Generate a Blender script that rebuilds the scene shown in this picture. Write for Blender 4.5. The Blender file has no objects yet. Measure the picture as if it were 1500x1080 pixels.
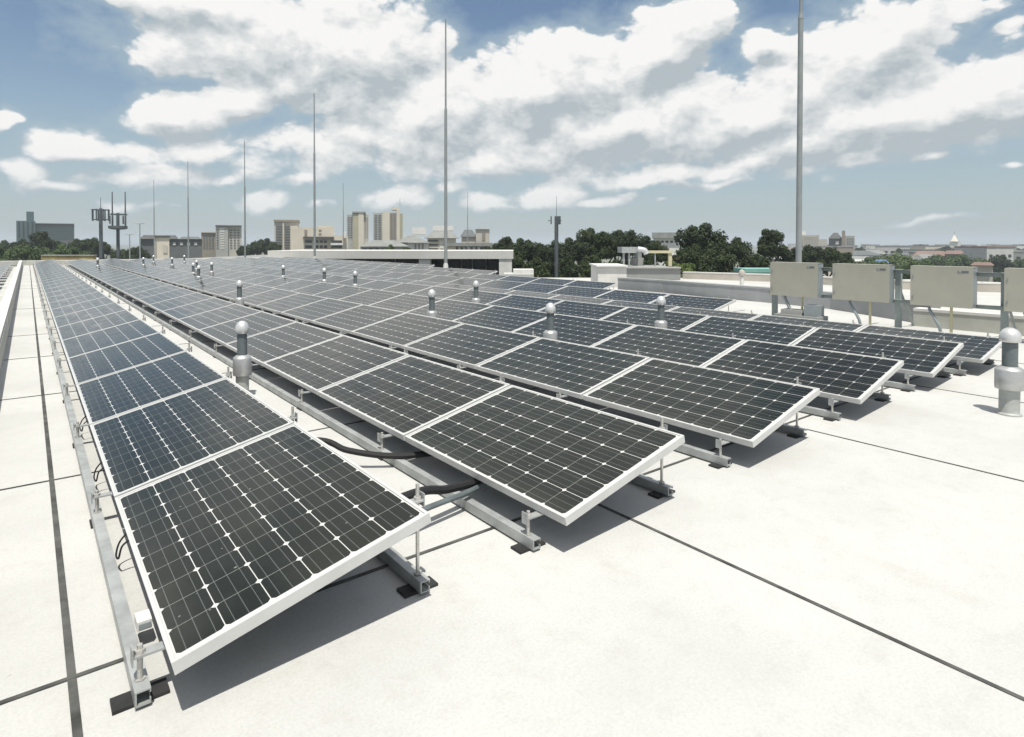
import bpy, bmesh, math, random
from mathutils import Matrix, Vector
R_ = math.radians
scene = bpy.context.scene
COL = scene.collection
# ------------------------------------------------------------------ camera
H = 1.570
FPX = 900.55                       # focal length in pixels of a 1500 px wide picture
PCY = 370.6
YAW, PITCH, ROLL = R_(38.2497), R_(0.9162), R_(0.0736)
cy_, sy_, cp_, sp_ = math.cos(YAW), math.sin(YAW), math.cos(PITCH), math.sin(PITCH)
FV = Vector((sy_*cp_, cy_*cp_, -sp_))
_r0 = Vector((cy_, -sy_, 0)); _u0 = _r0.cross(FV)
RV = math.cos(ROLL)*_r0 + math.sin(ROLL)*_u0
UV_ = -math.sin(ROLL)*_r0 + math.cos(ROLL)*_u0
cd = bpy.data.cameras.new("camera"); cam = bpy.data.objects.new("camera", cd); COL.objects.link(cam)
cam.matrix_world = Matrix(((RV.x, UV_.x, -FV.x, 0), (RV.y, UV_.y, -FV.y, 0), (RV.z, UV_.z, -FV.z, H), (0, 0, 0, 1)))
cd.sensor_fit = 'HORIZONTAL'; cd.sensor_width = 36.0; cd.lens = 36.0*FPX/1500.0
cd.shift_y = -(540-PCY)/1500.0
cd.clip_start = 0.05; cd.clip_end = 60000
scene.camera = cam

def ray(px, py):
    return FV + (px-750)/FPX*RV - (py-PCY)/FPX*UV_
def at(px, py, z=0.0):             # point of the plane at height z
    r = ray(px, py); t = (z-H)/r.z
    return Vector((r.x*t, r.y*t, z))
def far(px, D, py=None):           # point at horizontal depth D from the viewpoint
    lat = (px-750)/FPX*D
    z = 0 if py is None else H+(356.2-py)/FPX*D
    return Vector((sy_*D+cy_*lat, cy_*D-sy_*lat, z))
def zat(py, D): return H+(356.2-py)/FPX*D

# ------------------------------------------------------------------ light
SUN = Vector((-0.19, -0.315, 1.0)).normalized()
EL = math.asin(SUN.z); AZ = math.atan2(SUN.x, SUN.y)
sd = bpy.data.lights.new("sun", 'SUN'); sd.energy = 5.0; sd.angle = R_(0.5); sd.color = (1.0, 0.965, 0.89)
so = bpy.data.objects.new("sun", sd); COL.objects.link(so)
so.rotation_euler = SUN.to_track_quat('Z', 'Y').to_euler(); so.location = (0, 0, 60)
scene.view_settings.view_transform = 'Standard'; scene.view_settings.look = 'None'
scene.view_settings.exposure = 0.12; scene.view_settings.gamma = 1.0
try: scene.view_settings.use_curve_mapping = False
except Exception: pass

# ------------------------------------------------------------------ node helpers
class NT:
    def __init__(s, tree): s.t = tree
    def n(s, typ, **kw):
        nd = s.t.nodes.new(typ)
        for k, v in kw.items():
            if k.startswith('in_'):
                k = k[3:]; key = int(k) if k.isdigit() else k
                s.set(nd, key, v)
            else: setattr(nd, k, v)
        return nd
    def set(s, nd, key, v):
        sock = nd.inputs[key]
        if isinstance(v, bpy.types.NodeSocket): s.t.links.new(v, sock)
        else: sock.default_value = v
    def m(s, op, a, b=None, c=None, clamp=False):
        nd = s.t.nodes.new('ShaderNodeMath'); nd.operation = op; nd.use_clamp = clamp
        for i, v in enumerate((a, b, c)):
            if v is not None: s.set(nd, i, v)
        return nd.outputs[0]
    def vm(s, op, a, b=None):
        nd = s.t.nodes.new('ShaderNodeVectorMath'); nd.operation = op
        s.set(nd, 0, a)
        if b is not None: s.set(nd, 1, b)
        return nd.outputs['Value'] if op in ('LENGTH', 'DOT_PRODUCT') else nd.outputs[0]
    def ramp(s, v, a, b, c=0.0, d=1.0, smooth=True):
        nd = s.t.nodes.new('ShaderNodeMapRange'); nd.interpolation_type = 'SMOOTHSTEP' if smooth else 'LINEAR'
        s.set(nd, 0, v); s.set(nd, 1, a); s.set(nd, 2, b); s.set(nd, 3, c); s.set(nd, 4, d)
        return nd.outputs[0]
    def mix(s, f, a, b, blend='MIX'):
        nd = s.t.nodes.new('ShaderNodeMix'); nd.data_type = 'RGBA'; nd.blend_type = blend
        s.set(nd, 0, f); s.set(nd, 6, a); s.set(nd, 7, b)
        return nd.outputs[2]
    def noise(s, vec, scale, detail=4, rough=0.5, out=0):
        nd = s.t.nodes.new('ShaderNodeTexNoise')
        if vec is not None: s.set(nd, 'Vector', vec)
        s.set(nd, 'Scale', scale); s.set(nd, 'Detail', detail); s.set(nd, 'Roughness', rough)
        return nd.outputs[out]
def c4(c): return (c[0], c[1], c[2], 1.0)

# ------------------------------------------------------------------ world: clear sky with clouds standing in it (by direction)
world = bpy.data.worlds.new("World"); scene.world = world; world.use_nodes = True
wt = world.node_tree; wt.nodes.clear(); W = NT(wt)
def azel(px, py):
    r = ray(px, py).normalized()
    return math.atan2(r.x, r.y)*10, math.asin(r.z)*10
# px, py, half width, half height, tilt (deg, rising to the right), strength
CLOUDS = [
    (300, 5, 170, 30, 0, 1.0), (390, 62, 185, 70, 2, 1.1), (520, 85, 130, 85, 10, 1.25), (455, 105, 190, 50, 0, 1.0), (600, 75, 40, 35, 20, 0.8),
    (265, 165, 85, 42, 15, 1.0), (345, 150, 55, 30, 10, 0.9), (100, 212, 60, 26, 0, 0.9), (190, 222, 80, 26, 0, 0.8), (300, 215, 75, 30, 5, 0.8),
    (40, 250, 70, 26, 0, 0.65), (220, 258, 150, 26, 5, 0.6), (5, 180, 22, 12, 20, 0.7),
    (640, 170, 130, 65, 15, 1.15), (800, 135, 170, 70, 14, 1.35), (965, 80, 110, 62, 28, 1.3), (900, 190, 240, 65, 8, 1.1),
    (1080, 180, 200, 55, 8, 1.15), (1270, 85, 130, 75, 22, 1.2), (1160, 140, 150, 60, 12, 0.9), (1330, 165, 260, 62, 6, 1.25), (1180, 205, 200, 50, 5, 1.0),
    (1120, 62, 48, 24, 15, 0.95), (1420, 10, 50, 25, 0, 0.5), (1475, 40, 30, 14, 20, 0.45),
    (480, 220, 130, 45, 12, 0.6), (700, 235, 210, 40, 2, 0.7), (990, 252, 240, 17, 4, 0.85), (560, 190, 120, 60, 10, 0.7),
    (800, 284, 75, 25, 12, 0.9), (715, 292, 45, 18, 0, 0.7), (585, 290, 60, 24, 12, 0.8), (375, 297, 55, 14, 10, 0.65), (885, 291, 48, 12, 8, 0.75),
    (975, 295, 24, 7, 0, 0.7), (1370, 224, 32, 10, 8, 0.9), (1290, 232, 60, 9, 0, 0.5), (1490, 237, 30, 8, 0, 0.6), (1370, 325, 90, 9, 5, 0.7), (470, 300, 26, 8, 0, 0.6), (240, 303, 34, 8, 0, 0.5),
    (90, 278, 80, 12, 4, 0.6), (170, 300, 60, 8, 0, 0.5), (345, 262, 60, 12, 5, 0.6), (440, 262, 60, 16, 8, 0.6), (650, 275, 60, 12, 4, 0.6), (1040, 268, 90, 8, 3, 0.55), (880, 262, 90, 9, 2, 0.5),
]
HIGH = [(20, 33, 17, 9, 0, 1.3), (40, 36, 12, 8, 0, 0.9), (-8, 44, 14, 8, 0, 0.9), (66, 27, 10, 4, 10, 0.8), (-25, 27, 9, 4, 0, 0.8), (2, 25.5, 16, 5, 0, 0.42)]   # unseen clouds above the view, set by panel reflections, last veil added to whiten them: azimuth, elevation, half sizes in degrees
grp = bpy.data.node_groups.new("cloud_density", 'ShaderNodeTree')
grp.interface.new_socket(name="P", in_out='INPUT', socket_type='NodeSocketVector')
grp.interface.new_socket(name="D", in_out='OUTPUT', socket_type='NodeSocketFloat')
G = NT(grp)
gi = G.n('NodeGroupInput'); go = G.n('NodeGroupOutput')
P0 = gi.outputs[0]
PA = G.vm('MULTIPLY', P0, (1.0, 1.5, 1.0))
wn = G.noise(PA, 0.9, 3, 0.5, 1)
warp = G.vm('MULTIPLY', G.vm('SUBTRACT', wn, (0.5, 0.5, 0.5)), (0.9, 0.55, 0.0))
P1 = G.vm('ADD', P0, warp)
acc = None
for (px, py, rx, ry, rot, st) in CLOUDS:
    a, e = azel(px, py)
    k = 1.0/(1+((px-750)/FPX)**2)
    mp = G.n('ShaderNodeMapping', vector_type='TEXTURE')
    G.set(mp, 'Vector', P1)
    mp.inputs['Location'].default_value = (a, e, 0)
    mp.inputs['Rotation'].default_value = (0, 0, R_(rot))
    mp.inputs['Scale'].default_value = (max(rx*k, 6)/90.0*1.25, ry*math.sqrt(k)/90.0*1.25, 1)
    ln = G.vm('LENGTH', mp.outputs[0])
    v = G.m('MULTIPLY_ADD', ln, -st, st)
    acc = v if acc is None else G.m('SMOOTH_MAX', acc, v, 0.12)
for (a, e, rx, ry, rot, st) in HIGH:
    mp = G.n('ShaderNodeMapping', vector_type='TEXTURE'); G.set(mp, 'Vector', P1)
    mp.inputs['Location'].default_value = (R_(a)*10, R_(e)*10, 0); mp.inputs['Rotation'].default_value = (0, 0, R_(rot)); mp.inputs['Scale'].default_value = (R_(rx)*12, R_(ry)*12, 1)
    acc = G.m('SMOOTH_MAX', acc, G.m('MULTIPLY_ADD', G.vm('LENGTH', mp.outputs[0]), -st, st), 0.12)
N1 = G.noise(PA, 1.7, 8, 0.58)
acc = G.m('MULTIPLY', G.m('MAXIMUM', acc, -0.6), 1.9)
vor = G.n('ShaderNodeTexVoronoi', feature='F1')
G.set(vor, 'Vector', G.vm('ADD', PA, G.vm('MULTIPLY', wn, (0.5, 0.5, 0.0)))); vor.inputs['Scale'].default_value = 1.5; vor.inputs['Detail'].default_value = 3.0; vor.inputs['Roughness'].default_value = 0.55
bil = G.m('MULTIPLY_ADD', vor.outputs['Distance'], -0.75, 0.38)
dens = G.m('ADD', acc, G.m('ADD', bil, G.m('MULTIPLY_ADD', N1, 1.0, -0.38)))
G.set(go, 0, dens)

tc = W.n('ShaderNodeTexCoord'); dirv = W.vm('NORMALIZE', tc.outputs['Generated'])
sx = W.n('ShaderNodeSeparateXYZ'); W.set(sx, 0, dirv)
azn = W.m('MULTIPLY', W.m('ARCTAN2', sx.outputs[0], sx.outputs[1]), 10.0)
eln = W.m('MULTIPLY', W.m('ARCSINE', sx.outputs[2]), 10.0)
cb = W.n('ShaderNodeCombineXYZ'); W.set(cb, 0, azn); W.set(cb, 1, eln)
P = cb.outputs[0]
g1 = W.n('ShaderNodeGroup'); g1.node_tree = grp; W.set(g1, 0, P)
g2 = W.n('ShaderNodeGroup'); g2.node_tree = grp; W.set(g2, 0, W.vm('ADD', P, (-0.10, 0.28, 0.0)))
D1, D2 = g1.outputs[0], g2.outputs[0]
mask = W.ramp(D1, -0.06, W.ramp(eln, 0.4, 2.4, 0.70, 0.22))
over = W.m('MULTIPLY', W.ramp(eln, 6.2, 8.2), W.ramp(W.noise(dirv, 2.3, 6, 0.55), 0.40, 0.58))  # unseen overhead clouds, added to whiten the sky light and panel reflections
back = W.m('MULTIPLY', W.ramp(W.vm('DOT_PRODUCT', dirv, (sy_, cy_, 0.0)), 0.35, 0.0), W.ramp(W.noise(dirv, 3.1, 6, 0.55), 0.42, 0.60))  # unseen clouds behind the camera, added to make the blue sky light neutral
mask = W.m('MAXIMUM', mask, W.m('MAXIMUM', over, back))
fade = W.ramp(eln, 0.0, 1.3, 0.72, 1.0)
mask = W.m('MULTIPLY', W.m('MULTIPLY', mask, fade), 0.97)
relief = W.m('MULTIPLY', W.m('SUBTRACT', D1, D2), 1.0)
core = W.ramp(D2, 0.3, 2.4, 0.0, 0.36, False)
fine = W.noise(W.vm('MULTIPLY', P, (1.0, 1.4, 1.0)), 3.2, 6, 0.62)
lit = W.ramp(W.m('ADD', relief, W.m('MULTIPLY_ADD', fine, 1.5, -0.75)), -0.95, 0.75, 0.0, 1.2, False)
lit = W.m('SUBTRACT', lit, core, clamp=True)
ccol = W.mix(lit, (0.47, 0.53, 0.565, 1), (1.0, 0.985, 0.965, 1))
sky = W.n('ShaderNodeTexSky', sky_type='NISHITA', sun_disc=False, sun_elevation=EL, sun_rotation=AZ % (2*math.pi))
sky.altitude = 50; sky.air_density = 1.15; sky.dust_density = 0.9; sky.ozone_density = 2.2
veilv = W.ramp(eln, 0.0, 3.2, 0.62, 0.0)
veiln = W.m('MULTIPLY', W.ramp(D1, -1.1, 0.25), 0.80)
veil = W.m('MAXIMUM', veilv, veiln)
bg1 = W.n('ShaderNodeBackground'); W.set(bg1, 0, sky.outputs[0]); bg1.inputs[1].default_value = 0.092
bg2 = W.n('ShaderNodeBackground'); bg2.inputs[0].default_value = (0.375, 0.475, 0.535, 1); bg2.inputs[1].default_value = 1.0
bg3 = W.n('ShaderNodeBackground'); W.set(bg3, 0, ccol); bg3.inputs[1].default_value = 0.90
m1 = W.n('ShaderNodeMixShader'); W.set(m1, 0, veil); W.set(m1, 1, bg1.outputs[0]); W.set(m1, 2, bg2.outputs[0])
m2 = W.n('ShaderNodeMixShader'); W.set(m2, 0, mask); W.set(m2, 1, m1.outputs[0]); W.set(m2, 2, bg3.outputs[0])
wo = W.n('ShaderNodeOutputWorld'); W.set(wo, 0, m2.outputs[0])
try: world.cycles.sampling_method = 'MANUAL'; world.cycles.sample_map_resolution = 512
except Exception: pass

# ------------------------------------------------------------------ materials
MATS = {}
def mat(name, col, rough=0.6, metal=0.0, var=0.0, vscale=3.0, spec=0.5, bump=0.0, bscale=40.0, dirt=None):
    if name in MATS: return MATS[name]
    m = bpy.data.materials.new(name); m.use_nodes = True; t = NT(m.node_tree)
    b = m.node_tree.nodes['Principled BSDF']
    b.inputs['Roughness'].default_value = rough; b.inputs['Metallic'].default_value = metal
    b.inputs['Specular IOR Level'].default_value = spec
    if var > 0:
        tcn = t.n('ShaderNodeTexCoord')
        nz = t.noise(tcn.outputs['Object'], vscale, 6, 0.6)
        lo = tuple(max(0, x*(1-var)) for x in col); hi = tuple(min(1, x*(1+var)) for x in col)
        cc = t.mix(t.ramp(nz, 0.3, 0.7), c4(lo), c4(hi))
        if dirt:
            nd = t.noise(tcn.outputs['Object'], vscale*3.1, 8, 0.7)
            cc = t.mix(t.m('MULTIPLY', t.ramp(nd, 0.55, 0.8), 0.5), cc, c4(dirt))
        t.set(b, 'Base Color', cc)
    else: b.inputs['Base Color'].default_value = c4(col)
    if bump > 0:
        tcn = t.n('ShaderNodeTexCoord')
        bp = t.n('ShaderNodeBump'); bp.inputs['Strength'].default_value = bump; bp.inputs['Distance'].default_value = 0.01
        t.set(bp, 'Height', t.noise(tcn.outputs['Object'], bscale, 5, 0.6)); t.set(b, 'Normal', bp.outputs[0])
    MATS[name] = m; return m

# white roof coating, mottled and stained
def roof_material():
    m = bpy.data.materials.new("roof_coating"); m.use_nodes = True; t = NT(m.node_tree); b = m.node_tree.nodes['Principled BSDF']
    tcn = t.n('ShaderNodeTexCoord'); o = tcn.outputs['Object']
    a = t.noise(o, 0.55, 6, 0.6); f = t.noise(o, 6.5, 9, 0.78); s = t.noise(t.vm('MULTIPLY', o, (1.0, 0.35, 1.0)), 1.6, 7, 0.65); g = t.noise(o, 75, 5, 0.75)
    c = t.mix(t.ramp(a, 0.35, 0.68), c4((0.520, 0.517, 0.495)), c4((0.452, 0.450, 0.432)))
    c = t.mix(t.m('MULTIPLY', t.ramp(f, 0.46, 0.74), 0.50), c, c4((0.385, 0.375, 0.345)))
    c = t.mix(t.m('MULTIPLY', t.ramp(s, 0.55, 0.76), 0.42), c, c4((0.40, 0.37, 0.31)))
    sp = t.noise(o, 11, 4, 0.55)
    c = t.mix(t.m('MULTIPLY', t.ramp(sp, 0.70, 0.78), 0.5), c, c4((0.30, 0.27, 0.22)))
    c = t.mix(t.m('MULTIPLY', t.ramp(g, 0.40, 0.68), 0.42), c, c4((0.36, 0.36, 0.34)))
    t.set(b, 'Base Color', c); b.inputs['Roughness'].default_value = 0.75; b.inputs['Specular IOR Level'].default_value = 0.3
    bp = t.n('ShaderNodeBump'); bp.inputs['Strength'].default_value = 0.25; bp.inputs['Distance'].default_value = 0.004
    t.set(bp, 'Height', t.m('ADD', g, t.m('MULTIPLY', f, 2.0))); t.set(b, 'Normal', bp.outputs[0])
    return m
M_ROOF = roof_material()

PW, PL, PT = 0.99, 1.65, 0.045
def cell_material():
    m = bpy.data.materials.new("solar_cells"); m.use_nodes = True; t = NT(m.node_tree); b = m.node_tree.nodes['Principled BSDF']
    uv = t.n('ShaderNodeUVMap'); s = t.n('ShaderNodeSeparateXYZ'); t.set(s, 0, uv.outputs[0])
    pit = 0.1585; mu = (PW-6*pit)/2; mv = (PL-10*pit)/2
    u = t.m('DIVIDE', t.m('SUBTRACT', s.outputs[0], mu), pit); v = t.m('DIVIDE', t.m('SUBTRACT', s.outputs[1], mv), pit)
    inu = t.m('MULTIPLY', t.m('GREATER_THAN', u, 0), t.m('LESS_THAN', u, 6)); inv = t.m('MULTIPLY', t.m('GREATER_THAN', v, 0), t.m('LESS_THAN', v, 10))
    fu = t.m('FRACT', u); fv = t.m('FRACT', v)
    au = t.m('ABSOLUTE', t.m('SUBTRACT', fu, 0.5)); av = t.m('ABSOLUTE', t.m('SUBTRACT', fv, 0.5))
    # square cell with cut corners
    okx = t.m('LESS_THAN', au, 0.4890); oky = t.m('LESS_THAN', av, 0.4915)
    okc = t.m('LESS_THAN', t.m('ADD', au, av), 0.905)
    cell = t.m('MULTIPLY', t.m('MULTIPLY', t.m('MULTIPLY', okx, oky), okc), t.m('MULTIPLY', inu, inv))
    # bus bars along the panel
    d = t.m('MINIMUM', t.m('MINIMUM', t.m('ABSOLUTE', t.m('SUBTRACT', fu, 0.20)), t.m('ABSOLUTE', t.m('SUBTRACT', fu, 0.5))), t.m('ABSOLUTE', t.m('SUBTRACT', fu, 0.80)))
    bus = t.m('LESS_THAN', d, 0.009)
    oi = t.n('ShaderNodeObjectInfo')
    wn = t.n('ShaderNodeTexWhiteNoise', noise_dimensions='3D')
    cbx = t.n('ShaderNodeCombineXYZ'); t.set(cbx, 0, t.m('FLOOR', u)); t.set(cbx, 1, t.m('FLOOR', v)); t.set(cbx, 2, t.m('MULTIPLY', oi.outputs['Random'], 97.0)); t.set(wn, 0, cbx.outputs[0])
    cc = t.mix(wn.outputs[0], c4((0.0085, 0.0085, 0.0055)), c4((0.0150, 0.0145, 0.0090)))
    cc = t.mix(t.m('MULTIPLY', oi.outputs['Random'], 0.8), cc, c4((0.0075, 0.0115, 0.0090)))
    cc = t.mix(t.m('MULTIPLY', bus, 0.75), cc, c4((0.11, 0.12, 0.115)))
    back = c4((0.52, 0.52, 0.50))
    inside = t.m('MULTIPLY', inu, inv)
    thin = t.m('MULTIPLY', t.m('GREATER_THAN', av, 0.4915), t.m('LESS_THAN', t.m('ADD', au, av), 0.905))
    col = t.mix(cell, back, cc)
    col = t.mix(t.m('MULTIPLY', t.m('MULTIPLY', thin, inside), 0.80), col, c4((0.15, 0.155, 0.14)))
    tcn = t.n('ShaderNodeTexCoord')
    dust = t.noise(tcn.outputs['Object'], 5.0, 5, 0.6)
    ofs = t.n('ShaderNodeVectorMath', operation='ADD'); t.set(ofs, 0, tcn.outputs['Object']); rv = t.n('ShaderNodeCombineXYZ'); t.set(rv, 2, t.m('MULTIPLY', oi.outputs['Random'], 40.0)); t.set(ofs, 1, rv.outputs[0])
    d2 = t.noise(ofs.outputs[0], 2.2, 6, 0.65); edge = t.ramp(s.outputs[0], 0.16, 0.0)
    amt = t.m('ADD', t.m('MULTIPLY', t.ramp(d2, 0.45, 0.78), 0.018), t.m('MULTIPLY', t.m('MULTIPLY', edge, d2), 0.07))
    spot = t.ramp(t.noise(ofs.outputs[0], 26.0, 2, 0.5), 0.755, 0.775)
    col = t.mix(amt, col, c4((0.36, 0.34, 0.29))); col = t.mix(t.m('MULTIPLY', spot, 0.35), col, c4((0.55, 0.54, 0.50)))
    t.set(b, 'Base Color', col)
    t.set(b, 'Roughness', t.ramp(dust, 0.3, 0.7, 0.10, 0.20)); b.inputs['Specular IOR Level'].default_value = 0.33
    b.inputs['IOR'].default_value = 1.45
    return m
M_CELL = cell_material()
M_FRAME = mat("anodised_frame", (0.53, 0.53, 0.515), 0.42, 0.1, 0.06, 4)
M_BACK = mat("backsheet", (0.10, 0.10, 0.095), 0.6)
M_GALV = mat("galvanised_steel", (0.36, 0.375, 0.37), 0.5, 0.3, 0.18, 7, dirt=(0.30, 0.30, 0.28))
M_ROD = mat("zinc_rod", (0.50, 0.49, 0.46), 0.4, 0.5, 0.15, 30)
M_PAD = mat("black_rubber", (0.018, 0.018, 0.018), 0.75, 0, 0.3, 20)
M_CABLE = mat("black_cable", (0.010, 0.010, 0.011), 0.75)
M_JOINT = mat("sealant", (0.06, 0.06, 0.056), 0.8, 0, 0.6, 5, dirt=(0.16, 0.155, 0.14))
M_STEEL = mat("stainless", (0.46, 0.46, 0.45), 0.42, 0.6, 0.12, 12)
M_STEELB = mat("bright_dome", (0.64, 0.64, 0.63), 0.38, 0.5, 0.06, 12)
M_PIPE = mat("grey_vent_pipe", (0.115, 0.135, 0.14), 0.55, 0.1, 0.2, 10)
M_PIPE2 = mat("weathered_pipe", (0.36, 0.37, 0.35), 0.55, 0.2, 0.15, 10)
M_POLE = mat("pole_grey", (0.25, 0.27, 0.27), 0.5, 0.2, 0.1, 2)
M_CAB = mat("cabinet_beige", (0.345, 0.335, 0.28), 0.5, 0, 0.05, 2)
M_CABS = mat("cabinet_grey", (0.25, 0.28, 0.29), 0.5, 0.2, 0.1, 3)
M_POST = mat("post_green_grey", (0.27, 0.31, 0.30), 0.5, 0.25, 0.12, 5)
M_YEL = mat("pale_conduit", (0.50, 0.46, 0.30), 0.6)
M_PLATE = mat("nameplate", (0.10, 0.12, 0.15), 0.5)
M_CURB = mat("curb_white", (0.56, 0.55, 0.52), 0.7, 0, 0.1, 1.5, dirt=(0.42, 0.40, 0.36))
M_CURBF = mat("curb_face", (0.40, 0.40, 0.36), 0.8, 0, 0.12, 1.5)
M_WALLB = mat("grey_membrane_wall", (0.29, 0.30, 0.30), 0.7, 0, 0.12, 1.2)
M_TAN = mat("tan_wall", (0.42, 0.39, 0.34), 0.8, 0, 0.1, 0.8)
M_CONC = mat("concrete", (0.46, 0.46, 0.44), 0.8, 0, 0.1, 0.7)
M_SLAB = mat("painted_slab", (0.47, 0.465, 0.44), 0.75, 0, 0.08, 0.4)
M_CONCD = mat("concrete_dark", (0.24, 0.245, 0.235), 0.8, 0, 0.15, 0.5)
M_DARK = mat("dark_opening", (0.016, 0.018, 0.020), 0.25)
M_GLASS = mat("window_glass", (0.03, 0.038, 0.045), 0.12)
M_WHITE = mat("white_paint", (0.62, 0.61, 0.58), 0.6, 0, 0.05, 1)
M_CREAM = mat("cream_wall", (0.54, 0.495, 0.41), 0.75, 0, 0.07, 0.15)
M_BEIGE = mat("beige_wall", (0.43, 0.405, 0.355), 0.75, 0, 0.08, 0.15)
M_BROWN = mat("brown_wall", (0.23, 0.20, 0.16), 0.75, 0, 0.1, 0.15)
M_OLIVE = mat("olive_wall", (0.34, 0.315, 0.22), 0.75, 0, 0.08, 0.15)
M_GREYW = mat("grey_wall", (0.33, 0.33, 0.31), 0.75, 0, 0.1, 0.15)
M_DGREY = mat("dark_grey_wall", (0.11, 0.12, 0.12), 0.7, 0, 0.15, 0.1)
M_TEAL = mat("teal_glazing", (0.07, 0.115, 0.12), 0.35, 0, 0.12, 0.1)
M_ROOFG = mat("grey_roof_tiles", (0.21, 0.215, 0.20), 0.7, 0, 0.15, 0.5)
M_ROOFD = mat("dark_roof", (0.07, 0.07, 0.065), 0.7, 0, 0.15, 0.5)
M_MUST = mat("mustard", (0.25, 0.20, 0.09), 0.8, 0, 0.25, 0.8)
M_TURQ = mat("turquoise_roof", (0.20, 0.40, 0.35), 0.6, 0, 0.1, 0.5)
M_RED = mat("red_roof", (0.19, 0.12, 0.095), 0.7, 0, 0.15, 0.2)
M_BLUE = mat("blue_roof", (0.10, 0.17, 0.30), 0.6, 0, 0.15, 0.2)
M_TOWER = mat("mast_grey", (0.085, 0.10, 0.105), 0.6, 0.1, 0.1, 1)
M_TRUNK = mat("bark", (0.07, 0.055, 0.04), 0.9, 0, 0.3, 3)
def leaf(name, c0, c1):
    m = bpy.data.materials.new(name); m.use_nodes = True; t = NT(m.node_tree); b = m.node_tree.nodes['Principled BSDF']
    g = t.n('ShaderNodeNewGeometry'); oi = t.n('ShaderNodeObjectInfo')
    f = t.m('ADD', t.m('MULTIPLY', g.outputs['Random Per Island'], 0.55), t.m('MULTIPLY', oi.outputs['Random'], 0.45))
    t.set(b, 'Base Color', t.mix(f, c4(c0), c4(c1))); b.inputs['Roughness'].default_value = 0.6; b.inputs['Specular IOR Level'].default_value = 0.25
    MATS[name] = m; return m
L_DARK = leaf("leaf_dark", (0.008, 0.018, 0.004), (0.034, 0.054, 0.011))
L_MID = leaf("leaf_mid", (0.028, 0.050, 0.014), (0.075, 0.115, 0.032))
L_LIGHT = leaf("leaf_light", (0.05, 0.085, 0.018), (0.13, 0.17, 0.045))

# ------------------------------------------------------------------ mesh helpers
class MB:
    def __init__(s): s.v = []; s.f = []; s.mi = []; s.ms = []; s.uv = None; s.sm = []
    def _m(s, m):
        if m not in s.ms: s.ms.append(m)
        return s.ms.index(m)
    def add(s, vs, fs, m, smooth=False):
        o = len(s.v); s.v += [tuple(p) for p in vs]; i = s._m(m)
        for f in fs: s.f.append(tuple(o+k for k in f)); s.mi.append(i); s.sm.append(smooth)
    def hexa(s, b4, t4, m):
        s.add(list(b4)+list(t4), [(3, 2, 1, 0), (4, 5, 6, 7), (0, 1, 5, 4), (1, 2, 6, 5), (2, 3, 7, 6), (3, 0, 4, 7)], m)
    def box(s, x0, x1, y0, y1, z0, z1, m):
        s.hexa([(x0, y0, z0), (x1, y0, z0), (x1, y1, z0), (x0, y1, z0)], [(x0, y0, z1), (x1, y0, z1), (x1, y1, z1), (x0, y1, z1)], m)
    def prism(s, poly, z0, z1, m, mtop=None):
        n = len(poly)
        vs = [(p[0], p[1], z0) for p in poly]+[(p[0], p[1], z1) for p in poly]
        s.add(vs, [tuple(range(n-1, -1, -1))]+[(i, (i+1) % n, n+(i+1) % n, n+i) for i in range(n)], m)
        s.add([(p[0], p[1], z1) for p in poly], [tuple(range(n))], mtop or m)
    def tube(s, p0, p1, r0, r1, m, n=12, caps=True):
        p0 = Vector(p0); p1 = Vector(p1); d = (p1-p0).normalized()
        a = d.orthogonal().normalized(); b = d.cross(a)
        vs = []
        for p, r in ((p0, r0), (p1, r1)):
            for i in range(n):
                t = 2*math.pi*i/n; vs.append(p+r*(math.cos(t)*a+math.sin(t)*b))
        s.add(vs, [(i, (i+1) % n, n+(i+1) % n, n+i) for i in range(n)], m, True)
        if caps:
            s.add(vs[:n], [tuple(range(n-1, -1, -1))], m); s.add(vs[n:], [tuple(range(n))], m)
    def path(s, pts, r, m, n=8):
        pts = [Vector(p) for p in pts]; vs = []; up = Vector((0.13, 0.21, 0.97)).normalized()
        for i, p in enumerate(pts):
            d = (pts[min(i+1, len(pts)-1)]-pts[max(i-1, 0)]).normalized()
            a = d.cross(up).normalized(); b = a.cross(d)
            for k in range(n):
                t = 2*math.pi*k/n; vs.append(p+r*(math.cos(t)*a+math.sin(t)*b))
        fs = []
        for i in range(len(pts)-1):
            for k in range(n): fs.append((i*n+k, i*n+(k+1) % n, (i+1)*n+(k+1) % n, (i+1)*n+k))
        s.add(vs, fs, m, True)
        s.add(vs[:n], [tuple(range(n-1, -1, -1))], m); s.add(vs[-n:], [tuple(range(n))], m)
    def lathe(s, prof, m, n=24, c=(0, 0, 0)):
        vs = []
        for r, z in prof:
            for i in range(n):
                t = 2*math.pi*i/n; vs.append((c[0]+r*math.cos(t), c[1]+r*math.sin(t), c[2]+z))
        fs = []
        for j in range(len(prof)-1):
            for i in range(n): fs.append((j*n+i, j*n+(i+1) % n, (j+1)*n+(i+1) % n, (j+1)*n+i))
        s.add(vs, fs, m, True)
    def obj(s, name, parent=None, auto=True):
        me = bpy.data.meshes.new(name); me.from_pydata(s.v, [], s.f)
        for m in s.ms: me.materials.append(m)
        me.polygons.foreach_set('material_index', s.mi); me.polygons.foreach_set('use_smooth', s.sm)
        bm = bmesh.new(); bm.from_mesh(me); bmesh.ops.remove_doubles(bm, verts=bm.verts, dist=1e-5)
        bmesh.ops.recalc_face_normals(bm, faces=bm.faces); bm.to_mesh(me); bm.free()
        try: me.set_sharp_from_angle(angle=R_(38))
        except Exception: pass
        me.update()
        o = bpy.data.objects.new(name, me); COL.objects.link(o)
        if parent is not None: o.parent = parent
        return o
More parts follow.
